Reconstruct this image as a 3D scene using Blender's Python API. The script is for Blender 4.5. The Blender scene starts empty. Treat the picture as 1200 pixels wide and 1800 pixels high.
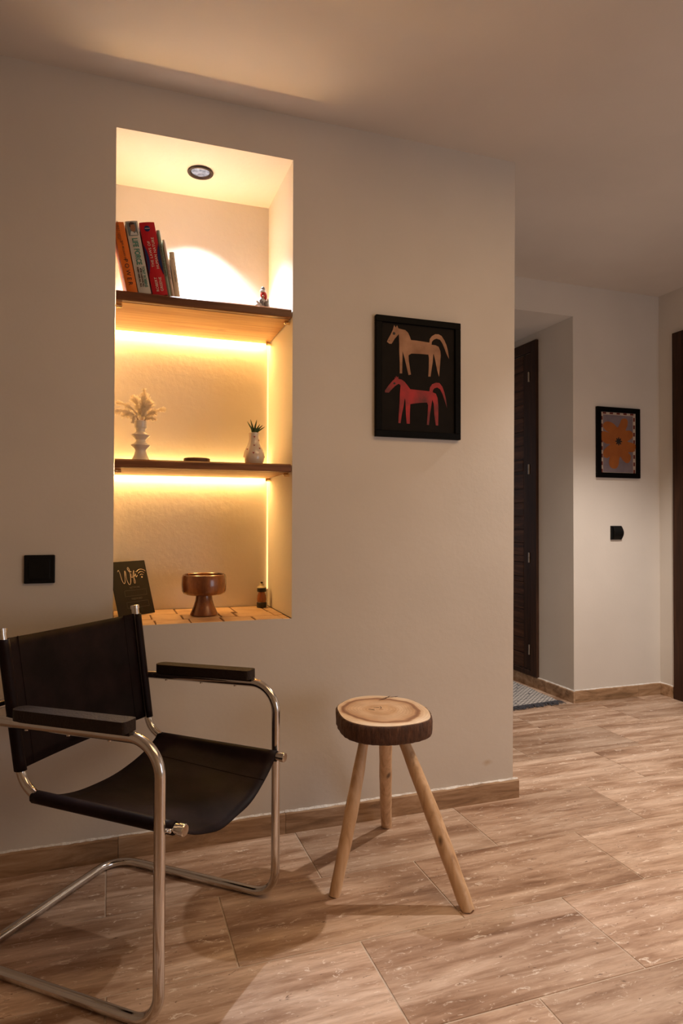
import bpy, bmesh, math, random
from mathutils import Vector, Matrix
random.seed(7)
C = bpy.context.scene.collection
sc = bpy.context.scene
PI = math.pi

# ------------------------------------------------------------ camera
YAW, PITCH, ROLL = 0.333466910, 0.0151648054, 0.00224703628
FPX, CAMY = 1164.876, -2.50982
cy_, sy_, cp_, sp_ = math.cos(YAW), math.sin(YAW), math.cos(PITCH), math.sin(PITCH)
fw = Vector((sy_*cp_, cy_*cp_, sp_)); rt = Vector((cy_, -sy_, 0)); up = rt.cross(fw)
r2 = math.cos(ROLL)*rt + math.sin(ROLL)*up; u2 = -math.sin(ROLL)*rt + math.cos(ROLL)*up
cam = bpy.data.cameras.new('camera'); camo = bpy.data.objects.new('camera', cam); C.objects.link(camo)
camo.matrix_world = Matrix(((r2.x, u2.x, -fw.x, 0), (r2.y, u2.y, -fw.y, CAMY), (r2.z, u2.z, -fw.z, 1.2), (0, 0, 0, 1)))
cam.sensor_fit = 'HORIZONTAL'; cam.sensor_width = 36; cam.lens = 36*FPX/1200
cam.clip_start = .02
sc.camera = camo

# ------------------------------------------------------------ world, exposure, lights
w = bpy.data.worlds.new('world'); sc.world = w; w.use_nodes = True
w.node_tree.nodes['Background'].inputs[0].default_value = (.75, .68, .62, 1)
w.node_tree.nodes['Background'].inputs[1].default_value = .03
vs = sc.view_settings
vs.view_transform = 'Standard'; vs.look = 'None'; vs.exposure = 0.0; vs.gamma = 1.0; vs.use_curve_mapping = False

WARM = (1, .66, .40); NEUT = (1, .86, .74); COOL = (.80, .88, 1.0); AMBER = (1, .56, .165)
def light(name, kind, loc, energy, color, rot=(0, 0, 0), **kw):
    d = bpy.data.lights.new(name, kind); d.energy = energy; d.color = color
    for k, v in kw.items(): setattr(d, k, v)
    o = bpy.data.objects.new(name, d); C.objects.link(o); o.location = loc; o.rotation_euler = rot
    return o
# hall downlight just right of the frame; throws the stool's leg shadows to the left
light('hall_downlight', 'SPOT', (2.75, -.20, 2.77), 185, (1, .89, .79), spot_size=1.86, spot_blend=.55, shadow_soft_size=.025)
# warm fill panel added out of view under the ceiling to lift the walls
light('warm_room_fill', 'AREA', (1.7, -1.85, 2.76), 23, (1, .61, .28), shape='RECTANGLE', size=1.8, size_y=1.2)
# unseen cool fill behind the camera, added to cool the far walls
light('cool_rear_fill', 'AREA', (2.9, -3.45, .95), 15, (.80, .88, 1.0), rot=(PI/2, 0, 0), shape='RECTANGLE', size=1.5, size_y=1.3)
# weak cool fill added in front of the closed corridor end
light('corridor_cool_fill', 'AREA', (2.25, 3.4, 1.4), 2.5, (.86, .90, 1.0), rot=(-PI/2, 0, 0), shape='RECTANGLE', size=.9, size_y=1.6)

# ------------------------------------------------------------ materials
def M(name, col=(.5, .5, .5), rough=.5, metal=0, bump=None, build=None, spec=.5, emit=None, trans=0, coat=0):
    m = bpy.data.materials.new(name); m.use_nodes = True
    nt = m.node_tree; b = nt.nodes['Principled BSDF']
    b.inputs['Base Color'].default_value = (*col, 1); b.inputs['Roughness'].default_value = rough
    b.inputs['Metallic'].default_value = metal; b.inputs['Specular IOR Level'].default_value = spec
    if trans: b.inputs['Transmission Weight'].default_value = trans
    if coat: b.inputs['Coat Weight'].default_value = coat; b.inputs['Coat Roughness'].default_value = .15
    if emit: b.inputs['Emission Color'].default_value = (*emit[:3], 1); b.inputs['Emission Strength'].default_value = emit[3]
    if bump:
        sc_, st, det = bump
        n = nt.nodes.new('ShaderNodeTexNoise'); n.inputs['Scale'].default_value = sc_; n.inputs['Detail'].default_value = det
        g = nt.nodes.new('ShaderNodeNewGeometry'); nt.links.new(g.outputs['Position'], n.inputs['Vector'])
        p = nt.nodes.new('ShaderNodeBump'); p.inputs['Strength'].default_value = st; p.inputs['Distance'].default_value = .01
        nt.links.new(n.outputs['Fac'], p.inputs['Height']); nt.links.new(p.outputs['Normal'], b.inputs['Normal'])
    if build: build(nt, b)
    return m
def N(nt, typ, **kw):
    n = nt.nodes.new(typ)
    for k, v in kw.items():
        if k in n.inputs.keys(): n.inputs[k].default_value = v
        else: setattr(n, k, v)
    return n
def coords(nt, kind='Object', scale=(1, 1, 1), rnd=False, loc=(0, 0, 0)):
    tc = N(nt, 'ShaderNodeTexCoord'); mp = N(nt, 'ShaderNodeMapping')
    mp.inputs['Scale'].default_value = scale; mp.inputs['Location'].default_value = loc
    nt.links.new(tc.outputs[kind], mp.inputs['Vector'])
    if rnd:
        oi = N(nt, 'ShaderNodeObjectInfo'); mm = N(nt, 'ShaderNodeMath', operation='MULTIPLY'); mm.inputs[1].default_value = 57.0
        nt.links.new(oi.outputs['Random'], mm.inputs[0]); nt.links.new(mm.outputs[0], mp.inputs['Location'])
    return mp.outputs['Vector']
def ramp(nt, src, stops):
    r = N(nt, 'ShaderNodeValToRGB'); e = r.color_ramp.elements
    while len(e) > 1: e.remove(e[-1])
    e[0].position = stops[0][0]; e[0].color = (*stops[0][1], 1)
    for p, c in stops[1:]:
        k = e.new(p); k.color = (*c, 1)
    nt.links.new(src, r.inputs['Fac']); return r.outputs['Color']
def mix(nt, fac, a, b, typ='MIX'):
    m = N(nt, 'ShaderNodeMix', data_type='RGBA', blend_type=typ)
    for s, v in ((m.inputs[0], fac), (m.inputs[6], a), (m.inputs[7], b)):
        if isinstance(v, (int, float)): s.default_value = v
        elif isinstance(v, tuple): s.default_value = (*v, 1)
        else: nt.links.new(v, s)
    return m.outputs[2]
def noise(nt, vec, scale, detail=4, rough=.5, dist=0):
    n = N(nt, 'ShaderNodeTexNoise', Scale=scale, Detail=detail, Roughness=rough, Distortion=dist)
    nt.links.new(vec, n.inputs['Vector']); return n.outputs['Fac']
def addbump(nt, b, h, st, dist=.005):
    p = N(nt, 'ShaderNodeBump', Strength=st, Distance=dist)
    nt.links.new(h, p.inputs['Height']); nt.links.new(p.outputs['Normal'], b.inputs['Normal'])

def plaster(col, st=.25):
    def f(nt, b):
        v = coords(nt, 'Object')
        n1 = noise(nt, v, 1.7, 3); n2 = noise(nt, v, 38, 5, .6)
        c = ramp(nt, n1, [(.3, tuple(x*.95 for x in col)), (.7, tuple(min(1, x*1.04) for x in col))])
        nt.links.new(c, b.inputs['Base Color'])
        mm = N(nt, 'ShaderNodeMath', operation='ADD'); nt.links.new(n2, mm.inputs[0])
        nt.links.new(noise(nt, v, 7, 2), mm.inputs[1])
        addbump(nt, b, mm.outputs[0], st, .006)
    return f
WALLC = (.67, .625, .57)
def wallbuild(nt, b):
    plaster(WALLC, .10)(nt, b)
    src = b.inputs['Base Color'].links[0].from_socket
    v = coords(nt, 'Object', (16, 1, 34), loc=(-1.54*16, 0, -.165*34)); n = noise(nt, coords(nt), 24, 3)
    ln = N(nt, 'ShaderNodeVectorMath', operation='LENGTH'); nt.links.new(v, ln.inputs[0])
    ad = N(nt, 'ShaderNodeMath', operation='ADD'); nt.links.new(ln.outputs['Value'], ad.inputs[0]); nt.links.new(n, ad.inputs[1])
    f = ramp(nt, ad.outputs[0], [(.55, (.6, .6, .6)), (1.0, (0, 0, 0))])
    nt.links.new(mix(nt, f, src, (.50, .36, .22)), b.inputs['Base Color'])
m_wall = M('wall_plaster', WALLC, .75, build=wallbuild, spec=.25)
m_niche = M('niche_plaster', (.74, .69, .62), .75, build=plaster((.74, .69, .62), .22), spec=.2)
m_ceil = M('ceiling_plaster', (.67, .62, .57), .8, build=plaster((.67, .62, .57), .06), spec=.2)
m_caulk = M('white_paint_edge', (.74, .71, .67), .6, bump=(90, .6, 3))

def travertine(nt, b, dark=1.0):
    v = coords(nt, 'Object', (1.0, 7.5, 7.5), rnd=True)
    v2 = coords(nt, 'Object', (1, 1, 1), rnd=True)
    n1 = noise(nt, v, 1.6, 6, .62, .5); n2 = noise(nt, v, 7.0, 6, .7, .3)
    c1 = ramp(nt, n1, [(.30, (.26, .145, .085)), (.43, (.43, .28, .19)), (.54, (.60, .435, .325)), (.70, (.78, .62, .50))])
    c2 = ramp(nt, n2, [(.33, (.62, .55, .50)), (.55, (1, 1, 1)), (.8, (1.0, 1.0, 1.0))])
    c = mix(nt, .75, c1, c2, 'MULTIPLY')
    # pale mineral flecks, stretched along the vein
    v3 = coords(nt, 'Object', (1, 2.6, 2.6), rnd=True)
    n3 = noise(nt, v3, 22, 6, .75, .9)
    fl = ramp(nt, n3, [(.585, (0, 0, 0)), (.66, (.85, .85, .85))])
    c = mix(nt, fl, c, (.90, .80, .70))
    n4 = noise(nt, v3, 34, 3, .6, .8)
    hl = ramp(nt, n4, [(.27, (1, 1, 1)), (.33, (0, 0, 0))])
    c = mix(nt, hl, c, (.18, .11, .07))
    oi = N(nt, 'ShaderNodeObjectInfo')
    t = ramp(nt, oi.outputs['Random'], [(0, (.80, .77, .74)), (1, (1.10, 1.08, 1.06))])
    c = mix(nt, 1.0, c, t, 'MULTIPLY')
    nt.links.new(c, b.inputs['Base Color'])
    rr = N(nt, 'ShaderNodeMapRange'); rr.inputs['To Min'].default_value = .30; rr.inputs['To Max'].default_value = .52
    nt.links.new(n2, rr.inputs['Value']); nt.links.new(rr.outputs['Result'], b.inputs['Roughness'])
    addbump(nt, b, n3, .12, .002)
m_tile = M('travertine_tile', build=travertine, spec=.45)
m_grout = M('grout', (.60, .49, .39), .9, bump=(60, .3, 3))
def skirtmat(nt, b):
    v = coords(nt, 'Object', (2.0, 8, 12), rnd=True); n = noise(nt, v, 2.0, 6, .65, .6)
    nt.links.new(ramp(nt, n, [(.3, (.17, .095, .045)), (.5, (.36, .22, .12)), (.72, (.54, .38, .25))]), b.inputs['Base Color'])
    addbump(nt, b, noise(nt, v, 9, 4), .25, .003)
m_skirt = M('travertine_skirting', rough=.5, build=skirtmat)
def terracotta(nt, b):
    v = coords(nt, 'Object', rnd=True); n = noise(nt, v, 14, 5, .6)
    nt.links.new(ramp(nt, n, [(.3, (.52, .31, .17)), (.7, (.72, .50, .31))]), b.inputs['Base Color']); addbump(nt, b, n, .3, .003)
m_terra = M('sill_terracotta', rough=.45, build=terracotta)
m_sillgrout = M('sill_grout', (.16, .08, .04), .9, bump=(60, .3, 3))

def woodgrain(stops, sx=1, sy=14, sz=14, scale=2.5, bump=.15, dist=.6, knots=None):
    def f(nt, b):
        v = coords(nt, 'Object', (sx, sy, sz), rnd=True)
        n = noise(nt, v, scale, 6, .6, dist)
        c = ramp(nt, n, stops)
        if knots:
            vk = coords(nt, 'Object', knots)
            vo = N(nt, 'ShaderNodeTexVoronoi', Scale=1.0); nt.links.new(vk, vo.inputs['Vector'])
            k = ramp(nt, vo.outputs['Distance'], [(.06, (1, 1, 1)), (.16, (0, 0, 0))])
            c = mix(nt, k, c, tuple(x*.45 for x in stops[0][1]))
        nt.links.new(c, b.inputs['Base Color']); addbump(nt, b, n, bump, .002)
    return f
m_shelf_dark = M('shelf_dark_edge', rough=.28, build=woodgrain([(.3, (.06, .022, .009)), (.55, (.17, .064, .026)), (.75, (.28, .115, .048))]), spec=.4, coat=.2)
m_shelf_pine = M('shelf_pine', rough=.5, build=woodgrain([(.3, (.36, .17, .055)), (.55, (.54, .30, .12)), (.75, (.64, .39, .17))], knots=(4, 9, 3)))
m_doorwood = M('door_wood', spec=.22, rough=.6, build=woodgrain([(.3, (.030, .014, .008)), (.55, (.085, .036, .018)), (.78, (.18, .078, .038))], 14, 1.3, 14, 2.2))
m_doorstile = M('door_stile_wood', spec=.22, rough=.6, build=woodgrain([(.3, (.022, .010, .005)), (.55, (.045, .019, .010)), (.78, (.08, .035, .017))], 14, 14, 1.0, 2.0))
m_leg = M('stool_leg_wood', rough=.45, build=woodgrain([(.25, (.36, .20, .10)), (.45, (.60, .38, .21)), (.6, (.70, .47, .28)), (.8, (.78, .57, .37))], 9, 9, 1.3, 3.2, .2, 1.2, knots=(14, 14, 7)))
def barkmat(nt, b):
    v = coords(nt, 'Object', (1, 1, .25)); n = noise(nt, v, 55, 6, .7)
    nt.links.new(ramp(nt, n, [(.3, (.024, .010, .005)), (.55, (.095, .038, .018)), (.78, (.22, .10, .05))]), b.inputs['Base Color'])
    addbump(nt, b, n, .9, .008)
m_bark = M('bark', rough=.75, build=barkmat)
def slabmat(nt, b):
    tc = N(nt, 'ShaderNodeTexCoord')
    mp = N(nt, 'ShaderNodeMapping'); mp.inputs['Scale'].default_value = (1, .88, 1); mp.inputs['Location'].default_value = (-.01, -.012, 0)
    nt.links.new(tc.outputs['Object'], mp.inputs['Vector'])
    nz = N(nt, 'ShaderNodeTexNoise', Scale=9.0, Detail=3.0); nt.links.new(mp.outputs['Vector'], nz.inputs['Vector'])
    vm = N(nt, 'ShaderNodeVectorMath', operation='SCALE'); vm.inputs['Scale'].default_value = .045; nt.links.new(nz.outputs['Color'], vm.inputs[0])
    va = N(nt, 'ShaderNodeVectorMath', operation='ADD'); nt.links.new(mp.outputs['Vector'], va.inputs[0]); nt.links.new(vm.outputs[0], va.inputs[1])
    vs2 = N(nt, 'ShaderNodeVectorMath', operation='SUBTRACT'); nt.links.new(va.outputs[0], vs2.inputs[0]); vs2.inputs[1].default_value = (.0225, .0225, .0)
    mz = N(nt, 'ShaderNodeVectorMath', operation='MULTIPLY'); nt.links.new(vs2.outputs[0], mz.inputs[0]); mz.inputs[1].default_value = (1, 1, 0)
    ln = N(nt, 'ShaderNodeVectorMath', operation='LENGTH'); nt.links.new(mz.outputs[0], ln.inputs[0])
    d = N(nt, 'ShaderNodeMapRange'); d.inputs['From Max'].default_value = .19; nt.links.new(ln.outputs['Value'], d.inputs['Value'])
    c = ramp(nt, d.outputs['Result'], [(0, (.52, .28, .13)), (.08, (.78, .54, .33)), (.24, (.66, .41, .22)), (.36, (.80, .58, .38)), (.50, (.72, .49, .30)), (.60, (.60, .36, .19)), (.655, (.24, .095, .035)), (.69, (.40, .20, .09)), (.72, (.80, .58, .37)), (.80, (.86, .68, .48)), (1, (.84, .65, .45))])
    wv = N(nt, 'ShaderNodeMath', operation='MULTIPLY'); wv.inputs[1].default_value = 620; nt.links.new(ln.outputs['Value'], wv.inputs[0])
    sn = N(nt, 'ShaderNodeMath', operation='SINE'); nt.links.new(wv.outputs[0], sn.inputs[0])
    rg = ramp(nt, sn.outputs[0], [(0, (.90, .87, .84)), (.5, (1, 1, 1))])
    c = mix(nt, .8, c, rg, 'MULTIPLY')
    c = mix(nt, .5, c, ramp(nt, noise(nt, mp.outputs['Vector'], 22, 5), [(.3, (.70, .62, .55)), (.6, (1, 1, 1))]), 'MULTIPLY')
    nt.links.new(c, b.inputs['Base Color']); addbump(nt, b, sn.outputs[0], .1, .001)
m_slab = M('slab_face', rough=.35, build=slabmat, coat=.25)
m_crack = M('crack_dark', (.05, .02, .01), .9)

m_chrome = M('chrome', (.66, .64, .62), .10, 1, build=lambda nt, b: nt.links.new(ramp(nt, noise(nt, coords(nt), 25, 5), [(.35, (.08, .08, .08)), (.75, (.22, .22, .22))]), b.inputs['Roughness']))
def leathermat(nt, b):
    v = coords(nt); n = noise(nt, v, 7, 5, .6)
    nt.links.new(ramp(nt, n, [(.35, (.006, .003, .0034)), (.7, (.019, .0095, .0100))]), b.inputs['Base Color'])
    rr = N(nt, 'ShaderNodeMapRange'); rr.inputs['To Min'].default_value = .36; rr.inputs['To Max'].default_value = .62
    nt.links.new(noise(nt, v, 10, 5), rr.inputs['Value']); nt.links.new(rr.outputs['Result'], b.inputs['Roughness'])
    addbump(nt, b, noise(nt, v, 170, 4), .25, .001)
m_leather = M('black_leather', rough=.5, build=leathermat, spec=.11)
m_pad = M('arm_pad_leather', (.024, .014, .010), .6, bump=(150, .3, 3), spec=.25)
m_blackplastic = M('black_plastic', (.004, .004, .004), .5, bump=(200, .03, 2), spec=.2)
m_frame = M('black_frame', (.0022, .002, .002), .5, bump=(120, .08, 2), spec=.08)
def paper(col, col2, sc_=14):
    def f(nt, b):
        nt.links.new(ramp(nt, noise(nt, coords(nt), sc_, 4), [(.35, col), (.68, col2)]), b.inputs['Base Color'])
    return f
m_artblack = M('art_black_paper', rough=.6, build=paper((.0075, .0055, .004), (.011, .008, .006)), spec=.1)
m_horse1 = M('art_tan_paint', rough=.6, build=paper((.24, .11, .052), (.43, .225, .125), 13))
m_horse2 = M('art_red_paint', rough=.6, build=paper((.12, .012, .012), (.48, .012, .018), 11))
m_artcream = M('art_cream', rough=.6, build=paper((.42, .33, .26), (.55, .44, .35)))
m_artmauve = M('art_mauve', rough=.6, build=paper((.16, .125, .145), (.20, .155, .17)))
m_artorange = M('art_orange', rough=.6, build=paper((.29, .082, .010), (.35, .105, .014)))
m_artred = M('art_dark_red', (.13, .018, .012), .6, bump=(80, .03, 2))
m_artink = M('art_ink', (.012, .009, .008), .6, bump=(80, .03, 2))
m_hinge = M('hinge_steel', (.42, .38, .35), .35, .9, bump=(60, .05, 2))
m_brass = M('brass_support', (.85, .66, .42), .25, 1, bump=(60, .05, 2))
m_led = M('led_strip', (1, .8, .5), emit=(1, .66, .28, 12), bump=(20, .01, 1))
m_led2 = M('led_strip_corner', (1, .8, .5), emit=(1, .62, .25, 1.6), bump=(20, .01, 1))
m_lens = M('lamp_lens', (.10, .11, .13), .15, emit=(.62, .74, 1, .55), build=lambda nt, b: nt.links.new(ramp(nt, noise(nt, coords(nt), 55, 4), [(.38, (.16, .20, .30)), (.62, (.60, .68, .85))]), b.inputs['Emission Color']))
m_lampring = M('lamp_ring', (.05, .035, .028), .4, .6, bump=(60, .05, 2))
m_pages = M('book_pages', (.72, .62, .48), .85, build=woodgrain([(.3, (.55, .46, .34)), (.7, (.76, .66, .52))], 60, 1, 1, 4, .3, 0))
m_white_cer = M('white_ceramic', (.74, .68, .60), .30, bump=(40, .05, 3), coat=.3)
m_vase2 = M('cream_glazed_ceramic', (.72, .62, .50), .14, bump=(30, .04, 3), coat=.6)
def pampasmat(nt, b):
    tr = N(nt, 'ShaderNodeBsdfTranslucent'); tr.inputs['Color'].default_value = (1, .95, .86, 1)
    ad = N(nt, 'ShaderNodeMixShader'); ad.inputs[0].default_value = .7
    out = nt.nodes['Material Output']
    nt.links.new(b.outputs[0], ad.inputs[1]); nt.links.new(tr.outputs[0], ad.inputs[2]); nt.links.new(ad.outputs[0], out.inputs['Surface'])
    nt.links.new(ramp(nt, noise(nt, coords(nt), 60, 3), [(.3, (.92, .84, .70)), (.7, (1, .95, .85))]), b.inputs['Base Color'])
m_pampas = M('pampas', (.90, .74, .50), .95, build=pampasmat, spec=.1)
m_stem = M('dry_stem', (.42, .24, .10), .9, bump=(200, .3, 3))
m_leaf = M('succulent_leaf', rough=.45, build=lambda nt, b: nt.links.new(ramp(nt, noise(nt, coords(nt), 30, 3), [(.35, (.018, .045, .014)), (.7, (.06, .12, .035))]), b.inputs['Base Color']))
m_redheart = M('red_glaze', (.35, .015, .01), .3, bump=(80, .03, 2))
m_coaster = M('coaster_wood', rough=.6, build=woodgrain([(.3, (.09, .035, .015)), (.7, (.22, .10, .045))]))
m_bowl = M('brown_glazed_clay', rough=.18, coat=.5, build=lambda nt, b: nt.links.new(ramp(nt, noise(nt, coords(nt, scale=(1, 1, .35)), 16, 6, .6), [(.3, (.060, .018, .005)), (.5, (.20, .062, .016)), (.72, (.40, .14, .035))]), b.inputs['Base Color']))
m_signblack = M('sign_black', (.016, .013, .008), .5, bump=(60, .03, 2), spec=.2)
m_signgold = M('sign_gold', (.80, .62, .40), .4, .2, bump=(60, .03, 2))
m_signdim = M('sign_grey', (.10, .082, .055), .5, bump=(60, .03, 2))
m_amber = M('amber_glass', (.42, .13, .03), .10, trans=.35, bump=(25, .05, 2), coat=.5)
m_bottle_dark = M('bottle_dark', (.018, .014, .010), .35, bump=(40, .05, 2))
m_bottle_cream = M('bottle_cream', (.50, .42, .25), .45, bump=(40, .05, 2))
m_fig_white = M('figurine_white', (.72, .70, .68), .35, bump=(60, .08, 2))
m_fig_grey = M('figurine_grey', (.24, .23, .23), .3, .3, bump=(60, .08, 2))
m_fig_red = M('figurine_red', (.60, .03, .02), .35, bump=(60, .08, 2))
m_skin = M('figurine_face', (.55, .30, .17), .5, bump=(60, .05, 2))

# ------------------------------------------------------------ mesh helpers
def obj(name, bm, mat, parent=None, smooth=False, bevel=0, mats=None, seg=2):
    me = bpy.data.meshes.new(name); bmesh.ops.recalc_face_normals(bm, faces=bm.faces); bm.to_mesh(me); bm.free()
    for m in (mats or [mat]): me.materials.append(m)
    if smooth:
        for p in me.polygons: p.use_smooth = True
        try: me.set_sharp_from_angle(angle=math.radians(40))
        except Exception: pass
    o = bpy.data.objects.new(name, me); C.objects.link(o)
    if parent: o.parent = parent
    if bevel:
        b = o.modifiers.new('bevel', 'BEVEL'); b.width = bevel; b.segments = seg; b.limit_method = 'ANGLE'
    return o
def tag(o, label, cat, group=None):
    o['label'] = label; o['category'] = cat
    if group: o['group'] = group
    return o
def thing(name, label, cat, loc=(0, 0, 0), rotz=0, group=None):
    o = bpy.data.objects.new(name, None); C.objects.link(o); o.location = loc; o.rotation_euler = (0, 0, rotz)
    o.empty_display_size = .05
    return tag(o, label, cat, group)
def struct(name, bm, mat, **k):
    o = obj(name, bm, mat, **k); o['kind'] = 'structure'; return o
def box(x0, x1, y0, y1, z0, z1, bm=None):
    bm = bm or bmesh.new()
    v = [bm.verts.new(p) for p in ((x0, y0, z0), (x1, y0, z0), (x1, y1, z0), (x0, y1, z0), (x0, y0, z1), (x1, y0, z1), (x1, y1, z1), (x0, y1, z1))]
    for f in ((3, 2, 1, 0), (4, 5, 6, 7), (0, 1, 5, 4), (1, 2, 6, 5), (2, 3, 7, 6), (3, 0, 4, 7)): bm.faces.new([v[i] for i in f])
    return bm
def prism(pts, d0, d1, axis='y', bm=None):
    """2D outline extruded along an axis; axis y: pts are (x, z)"""
    bm = bm or bmesh.new()
    mk = {'y': lambda a, b, d: (a, d, b), 'z': lambda a, b, d: (a, b, d), 'x': lambda a, b, d: (d, a, b)}[axis]
    A = [bm.verts.new(mk(a, b, d0)) for a, b in pts]; B = [bm.verts.new(mk(a, b, d1)) for a, b in pts]
    n = len(pts)
    bm.faces.new(A); bm.faces.new(B[::-1])
    for i in range(n): bm.faces.new((A[i], A[(i+1) % n], B[(i+1) % n], B[i]))
    return bm
def flat(pts, d0, d1, axis='y', bm=None):
    """like prism but with robustly triangulated concave caps"""
    from mathutils.geometry import tessellate_polygon
    bm = bm or bmesh.new()
    mk = {'y': lambda a, b, d: (a, d, b), 'z': lambda a, b, d: (a, b, d), 'x': lambda a, b, d: (d, a, b)}[axis]
    A = [bm.verts.new(mk(a, b, d0)) for a, b in pts]; B = [bm.verts.new(mk(a, b, d1)) for a, b in pts]
    n = len(pts)
    for t in tessellate_polygon([[Vector((a, b, 0)) for a, b in pts]]):
        bm.faces.new([A[i] for i in t]); bm.faces.new([B[i] for i in t][::-1])
    for i in range(n): bm.faces.new((A[i], A[(i+1) % n], B[(i+1) % n], B[i]))
    return bm
def fillet(pts, rad, n=8, closed=False):
    pts = [Vector(p) for p in pts]; out = []; m = len(pts)
    for i, p in enumerate(pts):
        if not closed and i in (0, m-1): out.append(p); continue
        a = pts[(i-1) % m]; b = pts[(i+1) % m]; r = rad[i] if isinstance(rad, (list, tuple)) else rad
        if r <= 0: out.append(p); continue
        u = (a-p).normalized(); v = (b-p).normalized(); ang = u.angle(v)
        t = min(r/math.tan(ang/2), (a-p).length*.49, (b-p).length*.49); r = t*math.tan(ang/2)
        c = p+(u+v).normalized()*(r/math.sin(ang/2)); s = p+u*t-c; e = p+v*t-c
        tot = s.angle(e)
        for k in range(n+1):
            f = k/n; out.append(c+(s*math.sin((1-f)*tot)+e*math.sin(f*tot))/math.sin(tot))
    return out
def tube(path, rad, seg=12, closed=False, bm=None, cap=True, flat_=1.0):
    bm = bm or bmesh.new(); path = [Vector(p) for p in path]; n = len(path); rings = []
    T = []
    for i in range(n):
        if closed: t = path[(i+1) % n]-path[i-1]
        else: t = path[min(i+1, n-1)]-path[max(i-1, 0)]
        T.append(t.normalized())
    nrm = T[0].orthogonal().normalized()
    if abs(T[0].z) < .9: nrm = (Vector((0, 0, 1))-T[0]*T[0].z).normalized()
    for i in range(n):
        nrm = (nrm-T[i]*nrm.dot(T[i])).normalized(); bi = T[i].cross(nrm)
        r = rad[i] if isinstance(rad, (list, tuple)) else rad
        rings.append([bm.verts.new(path[i]+nrm*math.cos(2*PI*k/seg)*r+bi*math.sin(2*PI*k/seg)*r*flat_) for k in range(seg)])
    for i in range(n if closed else n-1):
        a, b = rings[i], rings[(i+1) % n]
        off = 0
        if closed and i == n-1:
            off = min(range(seg), key=lambda o_: sum((a[k].co-b[(k+o_) % seg].co).length for k in range(seg)))
        for k in range(seg): bm.faces.new((a[k], a[(k+1) % seg], b[(k+1+off) % seg], b[(k+off) % seg]))
    if cap and not closed: bm.faces.new(rings[0][::-1]); bm.faces.new(rings[-1])
    return bm
def lathe(prof, seg=40, bm=None, cx=0, cy=0):
    bm = bm or bmesh.new(); rings = []
    for r, z in prof:
        if r < 1e-5: rings.append([bm.verts.new((cx, cy, z))])
        else: rings.append([bm.verts.new((cx+r*math.cos(2*PI*k/seg), cy+r*math.sin(2*PI*k/seg), z)) for k in range(seg)])
    for a, b in zip(rings, rings[1:]):
        for k in range(seg):
            k2 = (k+1) % seg
            if len(a) == 1 and len(b) == 1: continue
            if len(a) == 1: bm.faces.new((a[0], b[k2], b[k]))
            elif len(b) == 1: bm.faces.new((a[k], a[k2], b[0]))
            else: bm.faces.new((a[k], a[k2], b[k2], b[k]))
    return bm
def sphere(c, r, bm=None, sx=1, sy=1, sz=1, u=16, v=10):
    bm = bm or bmesh.new()
    bmesh.ops.create_uvsphere(bm, u_segments=u, v_segments=v, radius=r, matrix=Matrix.Translation(c) @ Matrix.Diagonal((sx, sy, sz, 1)))
    return bm
def smoothpts(pts, k=4, closed=True):
    """Catmull-Rom through the points"""
    out = []; n = len(pts)
    rng = range(n) if closed else range(n-1)
    for i in rng:
        g = lambda j: Vector(pts[j % n]) if closed else Vector(pts[max(0, min(n-1, j))])
        p0, p1, p2, p3 = g(i-1), g(i), g(i+1), g(i+2)
        for s in range(k):
            t = s/k
            out.append(.5*((2*p1)+(-p0+p2)*t+(2*p0-5*p1+4*p2-p3)*t*t+(-p0+3*p1-3*p2+p3)*t**3))
    if not closed: out.append(Vector(pts[-1]))
    return out
def text(name, body, size, mat, parent, loc, rot, depth=.0004, align='LEFT', sx=1.0, font=None, shear=0, spacing=1.0, bold=0):
    cu = bpy.data.curves.new(name, 'FONT'); cu.body = body; cu.size = size; cu.extrude = depth; cu.align_x = align; cu.align_y = 'CENTER'
    cu.space_character = spacing; cu.shear = shear; cu.offset = bold
    o = bpy.data.objects.new(name, cu); C.objects.link(o)
    dg = bpy.context.evaluated_depsgraph_get(); me = bpy.data.meshes.new_from_object(o.evaluated_get(dg))
    bpy.data.objects.remove(o); bpy.data.curves.remove(cu)
    me.materials.clear(); me.materials.append(mat); me.name = name
    o = bpy.data.objects.new(name, me); C.objects.link(o); o.parent = parent; o.location = loc; o.rotation_euler = rot; o.scale = (sx, 1, 1)
    return o

# ------------------------------------------------------------ setting: shell
ZC = 2.80; XL = -1.9; XR = 3.648; YB = -3.6; YF = 1.171; XF = 2.916; XC = 1.674; YE = 3.6; ZH = 2.586
NX0, NX1, NZ0, NZ1, ND = .006, .665, .825, 2.625, .427
NXB = -.035    # hidden left cheek of the niche splays outward
WT = .62       # depth of the masonry round the niche

def main_wall():
    bm = bmesh.new()
    V = lambda x, y, z: bm.verts.new((x, y, z))
    Q = lambda *p: bm.faces.new([V(*q) for q in p])
    xt, xb = XC+.008, XC-.010
    Q((XL, 0, 0), (NX0, 0, 0), (NX0, 0, ZC), (XL, 0, ZC))
    Q((NX0, 0, 0), (NX1, 0, 0), (NX1, 0, NZ0-.002), (NX0, 0, NZ0-.002))
    Q((NX0, 0, NZ1), (NX1, 0, NZ1), (NX1, 0, ZC), (NX0, 0, ZC))
    Q((NX1, 0, 0), (xb, 0, 0), (xt, 0, ZC), (NX1, 0, ZC))
    Q((xb, 0, 0), (xb, YE, 0), (xt, YE, ZC), (xt, 0, ZC))      # side towards the corridor
    Q((XL, YE, 0), (xb, YE, 0), (xt, YE, ZC), (XL, YE, ZC))
    Q((XL, 0, 0), (XL, YE, 0), (XL, YE, ZC), (XL, 0, ZC))
    n = 0
    bmesh.ops.remove_doubles(bm, verts=bm.verts, dist=1e-5)
    return bm
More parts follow.
